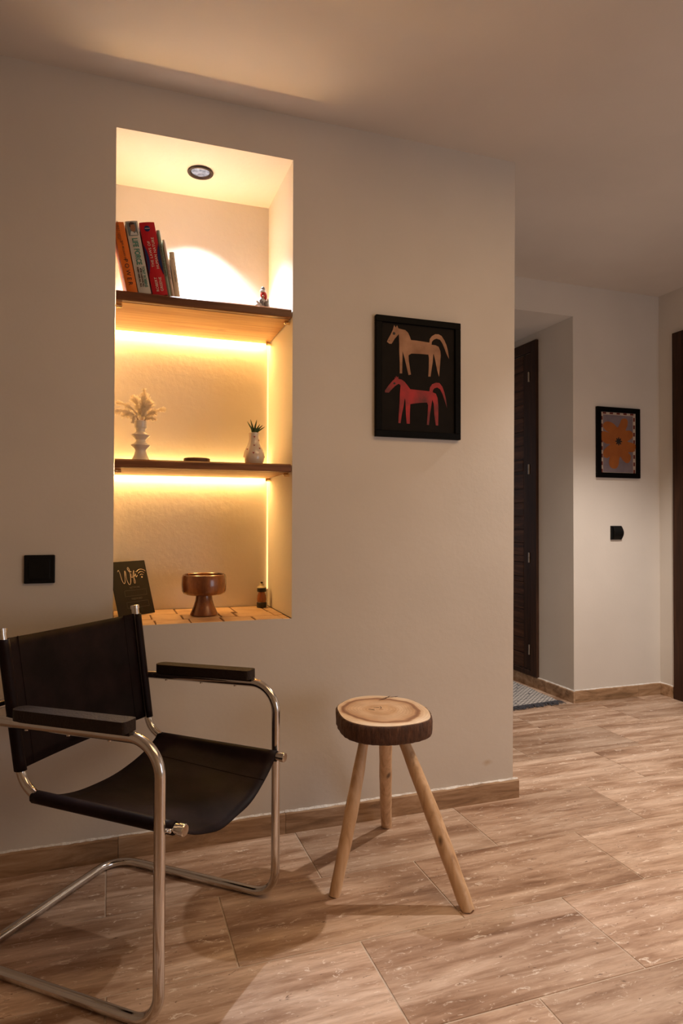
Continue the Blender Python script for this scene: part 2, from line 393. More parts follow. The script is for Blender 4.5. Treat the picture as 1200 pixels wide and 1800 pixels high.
struct('wall_niche_side', main_wall(), m_wall)
# niche lining: back, cheeks, top
bm = bmesh.new()
def Q(bm, *p): bm.faces.new([bm.verts.new(q) for q in p])
Q(bm, (NXB, ND, NZ0), (NX1, ND, NZ0), (NX1, ND, NZ1), (NXB, ND, NZ1))
Q(bm, (NX1, 0, NZ0), (NX1, 0, NZ1), (NX1, ND, NZ1), (NX1, ND, NZ0))
Q(bm, (NX0, 0, NZ0), (NXB, ND, NZ0), (NXB, ND, NZ1), (NX0, 0, NZ1))
Q(bm, (NX0, 0, NZ1), (NX1, 0, NZ1), (NX1, ND, NZ1), (NXB, ND, NZ1))
Q(bm, (NX0, 0, NZ0-.02), (NX1, 0, NZ0-.02), (NX1, ND, NZ0-.02), (NXB, ND, NZ0-.02))
bmesh.ops.remove_doubles(bm, verts=bm.verts, dist=1e-5)
niche = struct('wall_niche', bm, m_niche)
# niche sill: hand-cut terracotta tiles, each a part, over dark joints
sill = struct('trim_1', box(NX0+.001, NX1-.001, .003, ND-.002, NZ0-.019, NZ0-.003), m_sillgrout)
obj('plaster_lip', box(NX0, NX1, .0002, .004, NZ0-.02, NZ0-.0012), m_wall, sill)
S = [(.008, .153, .003, .135), (.157, .281, .003, .105), (.286, .402, .003, .115), (.407, .522, .003, .12), (.527, .630, .003, .09), (.634, .663, .003, .11),
     (.008, .146, .140, .268), (.150, .262, .110, .268), (.267, .410, .120, .235), (.415, .470, .125, .26), (.475, .620, .095, .205), (.625, .663, .115, .26),
     (.008, .10, .273, .424), (.104, .252, .273, .424), (.257, .376, .240, .424), (.381, .490, .265, .424), (.495, .620, .210, .424), (.625, .663, .265, .424)]
for i, (a, b_, c, d) in enumerate(S):
    h = NZ0+random.uniform(-.0015, .001); j = lambda: random.uniform(-.0015, .0015)
    bm = bmesh.new(); t = [(a+.001+j()*.6, c+.001), (b_-.001+j()*.6, c+.001), (b_-.001, d-.001+j()), (a+.001, d-.001+j())]
    prism(t, NZ0-.005, h, 'z', bm); obj('sill_tile', bm, m_terra, sill, bevel=.0015, seg=1)

struct('ceiling', box(XL-.1, XR+.1, YB-.1, YE+.1, ZC, ZC+.1), m_ceil)
# corridor header: soffit lower than the room's ceiling
struct('trim_2', box(XC-.01, XF, YF, YE, ZH, ZC+.01), m_wall)
struct('wall_corridor', box(XF, XR+.1, YF, YE, 0, ZC), m_wall)
struct('wall_right', box(XR, XR+.1, YB, YF, 0, ZC), m_wall)
struct('wall_left', box(XL-.1, XL, YB, .02, 0, ZC), m_wall)
struct('wall_back', box(XL-.1, XR+.1, YB-.1, YB, 0, ZC), m_wall)
struct('wall_corridor_end', box(XC-.1, XF+.1, YE, YE+.1, 0, ZC), m_wall)

# floor: grout bed with individual travertine tiles
floor = struct('floor', box(XL-.1, XR+.1, YB-.1, YE+.1, -.05, -.002), m_grout)
TL, TW, G = .6865, .3585, .0022
tb = box(-TL/2+G, TL/2-G, -TW/2+G, TW/2-G, -.02, 0.0)
tp = obj('tile', tb, m_tile, floor, bevel=.0012, seg=1); first = True
for r in range(-8, 8):
    y0 = .001+TW*r; yc = y0+TW/2; offs = .3385 if r % 2 == 0 else -.006
    if r == -1: offs = -.006
    offs = {0: .331, 1: -.030, 2: .308}.get(r, (-.006 if (r % 2) else .336))
    if r == -1: offs = .676-TL
    if r == -2: offs = .331
    if r == -3: offs = -.006
    if r == -4: offs = .340
    for k in range(-4, 7):
        xc = offs+TL*(k+.5)
        if xc < XL-.3 or xc > XR+.3: continue
        if yc > .45 and xc < 1.5: continue
        if yc > YF+.2 and (xc > XF+.3): continue
        if yc < -2.9: continue
        if first: o = tp; first = False
        else: o = tp.copy(); C.objects.link(o)
        o.parent = floor; o.location = (xc, yc, 0)

# skirting pieces
def skirt(name, runs, H=.079, T=.015):
    par = None
    for (x0, y0, x1, y1) in runs:
        horiz = abs(x1-x0) > abs(y1-y0)
        L = math.hypot(x1-x0, y1-y0)
        if par is None: par = bpy.data.objects.new(name, None); C.objects.link(par); par['kind'] = 'structure'
        bm = bmesh.new(); n = max(2, int(L/.05))
        # slightly wavy top edge, as cut by hand
        ux, uy = (x1-x0)/L, (y1-y0)/L; nx, ny = uy, -ux
        rows = []
        for i in range(n+1):
            s = L*i/n; s = min(max(s, .0007), L-.0007); h = H+random.uniform(-.002, .001)
            px, py = x0+ux*s, y0+uy*s
            rows.append([bm.verts.new(q) for q in ((px, py, 0), (px+nx*T, py+ny*T, 0), (px+nx*T, py+ny*T, h-.004), (px+nx*(T-.003), py+ny*(T-.003), h), (px, py, h))])
        for a, b_ in zip(rows, rows[1:]):
            for k in range(5): bm.faces.new((a[k], a[(k+1) % 5], b_[(k+1) % 5], b_[k]))
        bm.faces.new(rows[0]); bm.faces.new(rows[-1][::-1])
        obj('skirting_tile', bm, m_skirt, par)
        # irregular white paint left along the top edge
        bm = bmesh.new(); rows = []; n = max(3, int(L/.018))
        for i in range(n+1):
            s = L*i/n; px, py = x0+ux*s, y0+uy*s; wd = random.uniform(.004, .012); hh = H+random.uniform(.003, .0065)
            rows.append([bm.verts.new(q) for q in ((px, py, H-.001), (px+nx*wd, py+ny*wd, H-.001), (px+nx*wd*.6, py+ny*wd*.6, H+.0016), (px+nx*.0012, py+ny*.0012, hh), (px, py, hh))])
        for a, b_ in zip(rows, rows[1:]):
            for k in range(5): bm.faces.new((a[k], a[(k+1) % 5], b_[(k+1) % 5], b_[k]))
        bm.faces.new(rows[0]); bm.faces.new(rows[-1][::-1])
        obj('paint_edge', bm, m_caulk, par)
    return par
xs = [XL, -1.78, -1.175, -.570, .030, .640, 1.245, 1.688]
skirt('baseboard_niche_side', [(a, 0, b_, 0) for a, b_ in zip(xs, xs[1:])] + [(XC-.006, 0, XC-.006, .62), (XC-.006, .62, XC-.006, 1.2)])
skirt('baseboard_corridor_door', [(XF, 2.15, XF, 1.60), (XF, 1.60, XF, YF-.015)])
skirt('baseboard_corridor_front', [(XF, YF, 3.44, YF), (3.44, YF, XR, YF)])
skirt('baseboard_right', [(XR, YF, XR, 1.045)])
# caulked foot of the niche wall end is wrapped by the first pieces above

# ------------------------------------------------------------ door_1: closet door in the corridor
d1 = bpy.data.objects.new('door_1', None); C.objects.link(d1); d1['kind'] = 'structure'; d1.location = (XF, 0, 0)
def dbox(name, y0, y1, z0, z1, x0, x1=.004, mat=m_doorstile, par=d1, bev=.002):
    return obj(name, box(x0, x1, y0, y1, z0, z1), mat, par, bevel=bev, seg=1)
ZD0, ZD1 = .082, 2.53
dbox('door_jamb', 1.552, 1.622, ZD0, ZD1, -.022)
dbox('door_jamb', 2.50, 2.57, ZD0, ZD1, -.022)
dbox('door_head', 1.622, 2.50, 2.455, ZD1, -.022)
dbox('door_bottom_rail', 1.622, 2.50, ZD0, ZD0+.035, -.022)
# leaf
ls = bpy.data.objects.new('door_leaf', None); C.objects.link(ls); ls.parent = d1
dbox('stile', 1.628, 1.722, .122, 2.448, -.012, par=ls)
dbox('stile', 2.40, 2.494, .122, 2.448, -.012, par=ls)
dbox('backing', 1.722, 2.40, .122, 2.448, -.003, .001, par=ls)
dbox('rail', 1.724, 2.398, 2.335, 2.448, -.012, mat=m_doorwood, par=ls)
dbox('rail', 1.724, 2.398, .122, .225, -.012, mat=m_doorwood, par=ls)
zs = [(.232, .335), (.340, .445), (.450, .552), (.557, .655), (.660, .755), (.800, .900), (.955, 1.045), (1.050, 1.145), (1.150, 1.245), (1.250, 1.345), (1.350, 1.450), (1.455, 1.560), (1.585, 1.665), (1.680, 1.775), (1.780, 1.880), (1.885, 1.985), (1.990, 2.085), (2.090, 2.190), (2.195, 2.325)]
for a, b_ in zs:
    pr_ = random.uniform(-.009, -.005)
    if (a, b_) in ((.800, .900), (1.585, 1.665)): pr_ = -.012
    dbox('plank', 1.726, 2.396, a, b_, pr_, mat=m_doorwood, par=ls, bev=.003)
dbox('plank', 1.726, 2.396, .760, .795, -.012, mat=m_doorwood, par=ls)
dbox('plank', 1.726, 2.396, .905, .950, -.008, mat=m_doorwood, par=ls)
for z in (2.273, 1.592, .942, .268):
    h = obj('hinge', tube([(-.016, 1.646, z-.036), (-.016, 1.646, z-.001)], .008, 10), m_hinge, d1, smooth=True)
    tube_bm = tube([(-.016, 1.646, z+.001), (-.016, 1.646, z+.036)], .008, 10); obj('hinge_knuckle', tube_bm, m_hinge, h, smooth=True)
# ------------------------------------------------------------ door_2: dark door on the right wall
d2 = bpy.data.objects.new('door_2', None); C.objects.link(d2); d2['kind'] = 'structure'
obj('door_jamb', box(XR-.024, XR+.002, .955, 1.032, 0, 2.50), m_doorstile, d2, bevel=.002)
obj('door_jamb', box(XR-.024, XR+.002, .02, .097, 0, 2.50), m_doorstile, d2, bevel=.002)
obj('door_head', box(XR-.024, XR+.002, .097, .955, 2.42, 2.50), m_doorstile, d2, bevel=.002)
lf = obj('door_leaf', box(XR-.010, XR+.002, .10, .952, .006, 2.415), m_doorwood, d2, bevel=.002)
for (a, b_) in ((.15, 1.15), (1.28, 2.30)):
    obj('door_panel', box(XR-.016, XR-.008, .22, .83, a, b_), m_doorwood, lf, bevel=.005)

# ------------------------------------------------------------ niche: recessed lamp, shelves, LED strips
sp = thing('recessed_spotlight', 'round recessed spotlight with dark ring in the niche ceiling', 'ceiling light', (.331, .209, NZ1-.001))
obj('trim_ring', lathe([(.050, 0), (.052, -.004), (.050, -.007), (.042, -.007), (.039, -.003), (.036, .0)], 48), m_lampring, sp, smooth=True)
obj('lens', lathe([(.0, -.0045), (.02, -.004), (.034, -.002), (.0365, .0)], 40), m_lens, sp, smooth=True)
ls_ = light('niche_spot', 'SPOT', (.331, .209, NZ1-.012), 104, (.84, .90, 1.0), spot_size=1.66, spot_blend=.6, shadow_soft_size=.02)
ls_.visible_camera = True
def shelf(name, z0, z1, depth, label, x1=.660):
    t = thing(name, label, 'shelf', (.333, 0, z0))
    # pine board below, dark stained chamfered front lip
    bm = bmesh.new()
    prism([(.026, z0-z0), (depth, 0), (depth, z1-z0-.001), (.026, z1-z0-.001)], NX0+.002-.333, x1-.333, 'x', bm)
    obj('pine_board', bm, m_shelf_pine, t)
    bm = bmesh.new()
    prism([(-.001, .004), (.004, .001), (.027, .001), (.027, z1-z0), (.006, z1-z0), (-.002, z1-z0-.006)], NX0+.002-.333, x1-.333, 'x', bm)
    obj('dark_front_edge', bm, m_shelf_dark, t)['label'] = 'dark stained front edge'
    obj('stained_top', box(NX0+.003-.333, x1-.001-.333, .026, depth-.001, z1-z0-.0008, z1-z0), m_shelf_dark, t)
    for (px, py) in ((x1-.008-.333, .045), (x1-.008-.333, depth-.03), (NX0+.012-.333, .045)):
        bm = tube([(px-.004, py, -.008), (px+.0125, py, -.008)], .0072, 10); sphere((px-.004, py, -.008), .0078, bm); tube([(px-.002, py, -.014), (px-.002, py, -.0015)], .004, 8, bm=bm)
        obj('support_peg', bm, m_brass, t, smooth=True)['label'] = 'small brass shelf peg'
    return t
S1 = shelf('wooden_shelf', 2.000, 2.036, .404, 'upper wooden niche shelf with dark front edge, under the books')
S2 = shelf('wooden_shelf', 1.3945, 1.4265, .404, 'lower wooden niche shelf carrying the two vases and the flat disc')
def led(x0, x1, z0, z1, label, e, e2):
    """aluminium-backed strip filling the gap behind a shelf; lit along its lower and upper edges"""
    o = obj('led_strip', box(x0, x1, .4045, .4225, z0+.004, z1-.002), m_led, bevel=.0008, seg=1)
    tag(o, label, 'led strip')
    light('led_glow', 'AREA', ((x0+x1)/2, .4135, z0+.002), e, AMBER, shape='RECTANGLE', size=x1-x0-.02, size_y=.012)
    light('led_glow', 'AREA', ((x0+x1)/2, .4135, z1+.001), e2, AMBER, rot=(PI, 0, 0), shape='RECTANGLE', size=x1-x0-.02, size_y=.012)
led(-.015, .655, 2.000, 2.036, 'warm glowing led strip behind the upper shelf', 2.9, 3.3)
led(-.015, .655, 1.3945, 1.4265, 'warm glowing led strip behind the lower shelf', 2.4, 1.5)
for z0, z1, lb in ((1.43, 1.998, 'upright led strip in the niche corner between the two shelves'), (.90, 1.392, 'upright led strip in the niche corner below the lower shelf')):
    o = obj('led_strip', box(.6605, .6645, .419, .4265, z0, z1), m_led2); tag(o, lb, 'led strip')

# ------------------------------------------------------------ books (all leaning left on the upper shelf)
def book(x, w, h, y, d, lean, cover, label, name='book', z=2.036):
    """x: right-bottom corner of the spine; the book leans to the left about it"""
    t = thing(name, label, 'book', (x, y, z+w*math.sin(lean)+.0004)); t.rotation_euler = (0, -lean, 0); t['group'] = 'books on the upper shelf'
    mc = cover
    # local: spine faces -y, x from -w..0, z 0..h
    bm = bmesh.new(); c = .0022
    k = 7; pts = []
    for i in range(k+1):
        f = i/k; pts.append((-w+w*f, -.0035*math.sin(PI*f)))
    inner = [(-c, d), (-c, c+.001), (-w+c, c+.001), (-w+c, d)]
    flat(pts+[(0, d)]+inner+[(-w, d)], 0, h, 'z', bm)
    obj('cover', bm, mc, t)
    obj('page_block', box(-w+c, -c, c+.002, d-.004, .003, h-.003), m_pages, t)
    return t
RX = (PI/2, 0, 0)
def spine_text(t, body, size, mat, cx, cz, down=True, **k):
    """text running along the spine; cx = offset from the right edge, cz = middle height"""
    rot = (PI/2, PI/2, 0) if down else (PI/2, -PI/2, 0)
    return text('spine_lettering', body, size, mat, t, (cx, -.0042, cz), rot, align='CENTER', **k)
def cov(name, c): return M(name, c, .5, bump=(70, .05, 3), spec=.25)
bO = book(.0845, .038, .258, .030, .16, math.radians(11.5), cov('cover_orange', (.74, .17, .02)), 'orange paperback leaning on the niche cheek, leftmost of the books')
ink = M('ink_black', (.04, .015, .01), .5, bump=(80, .02, 2)); cream_i = M('ink_cream', (.78, .70, .60), .5, bump=(80, .02, 2)); teal = M('ink_teal', (.05, .22, .17), .5, bump=(80, .02, 2))
spine_text(bO, 'ROBERT GREENE', .0105, ink, -.024, .222, bold=-.0002); spine_text(bO, 'JOOST ELFFERS', .0085, ink, -.031, .222, bold=-.0002)
spine_text(bO, 'THE 48 LAWS OF', .0095, ink, -.020, .155, bold=-.0001); spine_text(bO, 'P O W E R', .021, ink, -.020, .075)
bW = book(.132, .044, .268, .030, .16, math.radians(11.0), cov('cover_grey_white', (.56, .52, .46)), 'pale grey hardback with teal lettering and a portrait on the spine')
# portrait printed at the head of the spine
bm = box(-.040, -.006, -.0040, -.0034, .214, .262); pp = obj('portrait_print', bm, cov('portrait_ground', (.16, .19, .19)), bW)
hd = smoothpts([(-.031, .243), (-.027, .232), (-.020, .228), (-.014, .233), (-.012, .244), (-.014, .254), (-.022, .259), (-.030, .254)], 3)
obj('portrait_face', flat([(p[0], p[1]) for p in hd], -.0046, -.0040), cov('portrait_skin', (.30, .135, .07)), pp)
obj('portrait_hair', flat([(-.033, .246), (-.033, .258), (-.026, .2635), (-.016, .262), (-.013, .256), (-.020, .2545), (-.027, .2535), (-.029, .245)], -.0049, -.0044), ink, pp)
obj('portrait_shirt', flat([(-.034, .216), (-.030, .230), (-.024, .229), (-.018, .222), (-.012, .228), (-.008, .216)], -.0050, -.0044), cov('portrait_shirt', (.62, .60, .57)), pp)
spine_text(bW, 'LIFE FORCE', .026, teal, -.0225, .156, sx=.74, bold=.0007)
spine_text(bW, 'TONY ROBBINS', .0150, teal, -.0125, .062, sx=.72, bold=.0002)
spine_text(bW, 'PETER DIAMANDIS, M.D.', .0080, ink, -.022, .060, sx=.80, bold=.0002); spine_text(bW, 'ROBERT HARIRI, M.D., PH.D.', .0080, ink, -.031, .062, sx=.74, bold=.0002)
bR = book(.192, .054, .270, .028, .165, math.radians(11.0), cov('cover_red', (.50, .008, .018)), 'thick red hardback with blue waist, third from the left')
blue = cov('cover_blue', (.012, .022, .10))
for sgn in (0, 1):
    pts = []
    for i in range(11):
        f = i/10; z_ = .075+.115*f; o_ = .011*math.sin(PI*f)
        pts.append((-.0005-o_ if sgn else -.0535+o_, z_))
    edge = [(-.0005, .190), (-.0005, .075)] if sgn else [(-.0535, .190), (-.0535, .075)]
    obj('blue_waist', flat(pts[1:-1]+edge, -.0042, -.0012), blue, bR)
obj('blue_badge', flat([(-.030+.0105*math.cos(a*PI/12), .246+.0105*math.sin(a*PI/12)) for a in range(24)], -.0050, -.0035), blue, bR)
text('badge_lettering', 'GREENE', .0048, cream_i, bR, (-.030, -.0052, .246), RX, align='CENTER')
spine_text(bR, 'THE LAWS OF', .0135, cream_i, -.0335, .152, down=False, spacing=1.15); spine_text(bR, 'HUMAN NATURE', .0135, cream_i, -.0175, .155, down=False, spacing=1.15)
spine_text(bR, 'ROBERT', .0135, cream_i, -.0335, .040, down=False, spacing=1.1); spine_text(bR, 'GREENE', .0135, cream_i, -.0175, .040, down=False, spacing=1.1)
bG = book(.2065, .0125, .252, .034, .15, math.radians(10.5), cov('cover_sage', (.27, .33, .25)), 'slim sage green paperback right of the thick red book')
spine_text(bG, 'THE INSTITUTE OF SOLID EARTH', .0085, cov('ink_sage', (.07, .11, .075)), -.0060, .140, sx=.95, bold=.0002)
bB = book(.2190, .0105, .220, .036, .15, math.radians(10.0), cov('cover_beige', (.70, .56, .45)), 'thin beige paperback, second from the right')
spine_text(bB, 'ESSAYS  AND  LETTERS', .0055, cov('ink_rust', (.30, .12, .08)), -.005, .10)
bT = book(.2385, .0185, .176, .038, .14, math.radians(8.0), cov('cover_tan', (.70, .58, .41)), 'short tan paperback, rightmost and lowest of the books')
spine_text(bT, 'A SHORT HISTORY', .0055, ink, -.009, .085); text('spine_mark', 'V', .007, ink, bT, (-.009, -.0042, .150), RX, align='CENTER')

# ------------------------------------------------------------ figurine
fg = thing('robed_figurine', 'tiny white, red and grey figurine at the right end of the upper shelf', 'figurine', (.556, .045, 2.036)); fg.scale = (1.0, 1.0, 1.36)
bm = bmesh.new(); sphere((-.012, 0, .010), .012, bm, 1.6, .8, .75); sphere((.013, .002, .012), .012, bm, 1.25, .9, 1); sphere((.0, .004, .024), .015, bm, 1.05, .8, 1.1); tube([(-.026, -.002, .022), (-.012, -.006, .012), (.006, -.006, .004)], [.003, .005, .003], 8, bm=bm)
obj('robe', bm, m_fig_white, fg, smooth=True)
bm = bmesh.new(); sphere((-.010, -.007, .022), .006, bm, 1, .7, 1.1); sphere((.012, -.009, .014), .009, bm, 1, .5, 1.1); sphere((.019, -.003, .020), .007, bm, .6, .7, 1.8); sphere((-.003, -.009, .016), .006, bm, .8, .5, 1.2)
obj('grey_cloak', bm, m_fig_grey, fg, smooth=True)
bm = bmesh.new(); sphere((.002, -.001, .041), .013, bm, 1.05, .85, .85); sphere((.009, -.006, .036), .007, bm, .9, .7, 1.3)
obj('red_scarf', bm, m_fig_red, fg, smooth=True)
obj('face', sphere((-.001, -.011, .035), .0045, None, 1, .6, .9), m_skin, fg, smooth=True)
bm = bmesh.new(); sphere((-.001, 0, .052), .0105, bm, 1.1, .95, .6)
cap = obj('cap_brim', bm, m_fig_white, fg, smooth=True)
obj('cap_crown', sphere((.0, 0, .058), .0085, None, 1, .9, 1.0), m_fig_grey, cap, smooth=True)

# ------------------------------------------------------------ lower shelf: vases, disc
v1 = thing('ringed_vase', 'white ringed ceramic vase holding pampas plumes, left on the lower shelf', 'vase', (.102, .125, 1.4265))
prof = [(0, 0), (.038, 0), (.039, .003), (.031, .013), (.0245, .026), (.0205, .040), (.0205, .046), (.025, .053), (.0345, .0615), (.0355, .0645), (.033, .0675), (.024, .0715), (.0195, .077), (.0185, .084),
        (.0245, .0915), (.0345, .1), (.0355, .103), (.033, .106), (.024, .1095), (.0185, .114), (.0175, .119), (.0195, .126), (.0225, .130), (.0228, .1305), (.0228, .1565), (.0215, .158), (.0205, .156), (.0200, .134), (.012, .126), (0, .124)]
obj('vase_body', lathe([(r, z) for r, z in prof], 40), m_white_cer, v1, smooth=True)
pl = thing('pampas_bunch', 'dried cream pampas plumes spraying from the white ringed vase', 'dried flowers', (.102, .125, 1.4265+.127))
def plume(ctrl, r0, n, par):
    """a curved stem with a soft brush of barbs"""
    P = smoothpts([Vector(p) for p in ctrl], 6, closed=False)
    obj('stem', tube(P, [.0011]*len(P), 5), m_stem, par)
    bm = bmesh.new(); m = len(P)
    n = int(n*2.6)
    for i in range(n):
        s = random.uniform(.30, 1.0); q = s*(m-1); k = int(min(q, m-2)); p = P[k].lerp(P[k+1], q-k); t = (P[k+1]-P[k]).normalized()
        side = Vector((random.gauss(0, 1), random.gauss(0, 1), random.gauss(0, 1))); lump = 1.15+.45*math.sin(s*21+len(P)+r0*900); side = (side-t*side.dot(t)).normalized()
        wdt = lump*r0*math.sin(PI*min(1, max(.05, (s-.22)/.85)))**.7
        e1 = p+t*wdt*.7*random.uniform(.6, 1.2)+side*wdt*random.uniform(.35, 1.25); e2 = e1+t*wdt*.5-Vector((0, 0, .15*wdt))+side*wdt*.2
        b_ = t.cross(side)*.0009
        a1, a2 = bm.verts.new(p+b_*.6), bm.verts.new(p-b_*.6); c1, c2 = bm.verts.new(e1+b_), bm.verts.new(e1-b_); d_ = bm.verts.new(e2)
        bm.faces.new((a1, a2, c2, c1)); bm.faces.new((c1, c2, d_))
    o = obj('plume', bm, m_pampas, par); return o
Z0 = .0
for ctrl, r0, n in (([(0, 0, Z0), (.006, 0, .05), (.012, 0, .10), (.012, 0, .150)], .012, 520), ([(0, 0, Z0), (-.004, .004, .05), (-.016, .006, .095), (-.028, .006, .122)], .0125, 420),
                   ([(.002, 0, Z0), (.010, -.004, .05), (.020, -.004, .085), (.030, -.004, .100)], .016, 460), ([(.003, 0, Z0), (.018, 0, .045), (.046, 0, .068), (.090, 0, .082)], .0085, 420),
                   ([(-.002, 0, Z0), (-.014, 0, .05), (-.045, 0, .085), (-.088, 0, .096)], .0085, 380), ([(-.003, 0, Z0), (-.018, -.006, .045), (-.055, -.008, .062), (-.094, -.006, .062)], .0095, 380),
                   ([(.004, 0, Z0), (.016, -.006, .035), (.034, -.010, .040), (.055, -.010, .038)], .0065, 240), ([(-.004, 0, Z0), (-.015, -.006, .042), (-.040, -.010, .050), (-.070, -.008, .045)], .0085, 260),
                   ([(-.004, -.004, Z0), (-.016, -.018, .040), (-.026, -.026, .040), (-.030, -.028, .020)], .007, 220), ([(0, -.002, Z0), (.002, -.004, .05), (.006, -.006, .08), (.010, -.006, .115)], .013, 380),
                   ([(0, .004, Z0), (.016, .006, .04), (.034, .008, .060), (.052, .008, .066)], .009, 260)):
    plume(ctrl, r0, n, pl)
v2 = thing('bottle_shaped_vase', 'cream bottle-shaped vase with tiny red hearts, right on the lower shelf', 'vase', (.538, .120, 1.4265))
prof = [(0, 0), (.030, 0), (.034, .004), (.040, .020), (.0425, .036), (.040, .052), (.033, .068), (.026, .082), (.0215, .096), (.020, .110), (.0205, .124), (.0215, .130), (.0200, .1315), (.0185, .128), (.0175, .10), (.0, .09)]
obj('vase_body', lathe(prof, 44), m_vase2, v2, smooth=True)
def vr(z):
    for (r0, z0), (r1, z1) in zip(prof[1:12], prof[2:13]):
        if z0 <= z <= z1: return r0+(r1-r0)*(z-z0)/(z1-z0+1e-9)
    return .03
for az, z in ((-97, .113), (-98, .078), (-60, .066), (-104, .047), (-150, .062), (-172, .034), (-20, .034), (-35, .10), (60, .05), (120, .08)):
    a = math.radians(az); r = vr(z)
    H = [(0, -.0036), (.0036, .0008), (.0034, .0028), (.0018, .0034), (0, .0018), (-.0018, .0034), (-.0034, .0028), (-.0036, .0008)]
    bm = flat(H, -.0008, .0012); o = obj('painted_heart', bm, m_redheart, v2); o.location = (r*math.cos(a), r*math.sin(a), z); o.rotation_euler = (0, 0, a+PI/2)
su = thing('succulent', 'small spiky green succulent standing in the heart-patterned vase', 'plant', (.538, .120, 1.4265+.108))
for (dx, dy, dz, w_) in ((-.029, -.004, .068, .006), (-.014, .004, .078, .0065), (.004, -.006, .055, .0065), (.012, .004, .078, .0065), (.024, -.004, .060, .006), (.036, .002, .057, .006), (.044, -.003, .050, .0055), (-.006, .010, .06, .006), (.006, -.010, .045, .006)):
    w_ *= 1.35; p0 = Vector((dx*.15, dy*.3, 0)); p3 = Vector((dx, dy, dz)); p1 = p0.lerp(p3, .4)+Vector((-dx*.22, 0, .006)); p2 = p0.lerp(p3, .75)+Vector((-dx*.10, 0, .003))
    P = smoothpts([p0, p1, p2, p3], 4, closed=False); n = len(P)
    obj('leaf', tube(P, [w_*(1-(i/(n-1))**1.5)*.8+.0003 for i in range(n)], 7, flat_=.6), m_leaf, su, smooth=True)
ds = tag(obj('flat_disc', lathe([(0, 0), (.046, 0), (.050, .002), (.050, .015), (.047, .0175), (0, .0175)], 40), m_coaster, smooth=True), 'flat dark wooden disc lying mid-shelf between the two vases', 'coaster')
ds.location = (.308, .085, 1.4265)

# ------------------------------------------------------------ sill: sign, bowl, bottle
sg = thing('wifi_sign', 'black sign leaning on the niche sill with gold Wifi script and signal arcs', 'sign', (.030, .205, NZ0+.001))
dirx = Vector((.143, .122, 0)).normalized(); W_ = .186; tl = math.radians(17)
nrm_ = Vector((dirx.y, -dirx.x, 0)); upv = Vector((-nrm_.x*math.sin(tl), -nrm_.y*math.sin(tl), math.cos(tl))); nz_ = dirx.cross(upv)
sg.matrix_world = Matrix(((dirx.x, upv.x, nz_.x, .030), (dirx.y, upv.y, nz_.y, .205), (dirx.z, upv.z, nz_.z, NZ0+.002), (0, 0, 0, 1)))
SH = .222
obj('panel', box(0, W_, 0, SH, -.004, 0), m_signblack, sg, bevel=.001)
# script word drawn as thin strokes
def stroke(pts, r, name='script_stroke', k=5):
    P = smoothpts([Vector((a, b_, .0004)) for a, b_ in pts], k, closed=False)
    n = len(P); return obj(name, tube(P, [r*(.65+.5*abs(math.sin(i*.35))) for i in range(n)], 6, flat_=1), m_signgold, sg)
stroke([(.035, .180), (.040, .186), (.045, .178), (.048, .150), (.055, .132), (.063, .138), (.068, .168), (.071, .182), (.0745, .176), (.073, .150), (.079, .128), (.088, .128), (.094, .150), (.096, .182), (.091, .196), (.087, .189), (.094, .178), (.102, .178)], .0012)
stroke([(.1005, .170), (.099, .158), (.102, .152), (.107, .157), (.112, .170), (.118, .182), (.116, .170), (.1105, .150), (.108, .132), (.113, .129), (.115, .140), (.112, .155), (.119, .160), (.123, .168), (.1225, .158), (.125, .154), (.133, .162)], .0010)
for c in ((.1035, .177), (.1255, .176)):
    obj('script_dot', flat([(c[0]+.0013*math.cos(a*PI/6), c[1]+.0013*math.sin(a*PI/6)) for a in range(12)], 0.0, .0008, 'z'), m_signgold, sg)
for r in (.012, .0225, .033):
    P = [Vector((.154+r*math.cos(a), .152+r*math.sin(a), .0005)) for a in [math.radians(45+90*i/12) for i in range(13)]]
    obj('signal_arc', tube(P, .0023, 8, flat_=.5), m_signgold, sg)
obj('signal_dot', flat([(.154+.0035*math.cos(a*PI/10), .152+.0035*math.sin(a*PI/10)) for a in range(20)], 0, .001, 'z'), m_signgold, sg)
text('lettering', 'NETWORK', .0105, m_signdim, sg, (.106, .112, .0006), (0, 0, 0), align='CENTER'); text('lettering', 'PASSWORD', .0105, m_signdim, sg, (.106, .066, .0006), (0, 0, 0), align='CENTER')
for zc in (.090, .043):
    x0, x1, y0, y1 = .050, .163, zc-.012, zc+.012
    bm = bmesh.new(); e = .0008
    for q in ((x0, x1, y0, y0+e), (x0, x1, y1-e, y1), (x0, x0+e, y0, y1), (x1-e, x1, y0, y1)): box(q[0], q[1], q[2], q[3], 0, .0006, bm)
    obj('outline_box', bm, m_signdim, sg)
bw = tag(obj('pedestal_bowl', lathe([(0, 0), (.052, 0), (.055, .003), (.053, .010), (.042, .035), (.034, .060), (.032, .078), (.036, .081), (.070, .083), (.082, .089), (.087, .098), (.0885, .125), (.087, .152), (.084, .162), (.080, .164), (.076, .161), (.076, .135), (.072, .11), (.05, .102), (0, .10)], 56), m_bowl, smooth=True), 'brown glazed pedestal bowl standing on the tiled niche sill', 'bowl')
bw.location = (.352, .19, NZ0+.001)
bt = thing('small_oil_bottle', 'small amber bottle with dark bands in the right back corner of the sill', 'bottle', (.624, .360, NZ0+.001))
obj('base_band', lathe([(0, 0), (.021, 0), (.0215, .002), (.0215, .021), (.020, .0225), (0, .0225)], 24), m_bottle_dark, bt, smooth=True)
obj('glass_body', lathe([(0, .0225), (.019, .0225), (.0205, .034), (.0190, .050), (.0150, .062), (.013, .068), (0, .068)], 24), m_amber, bt, smooth=True)
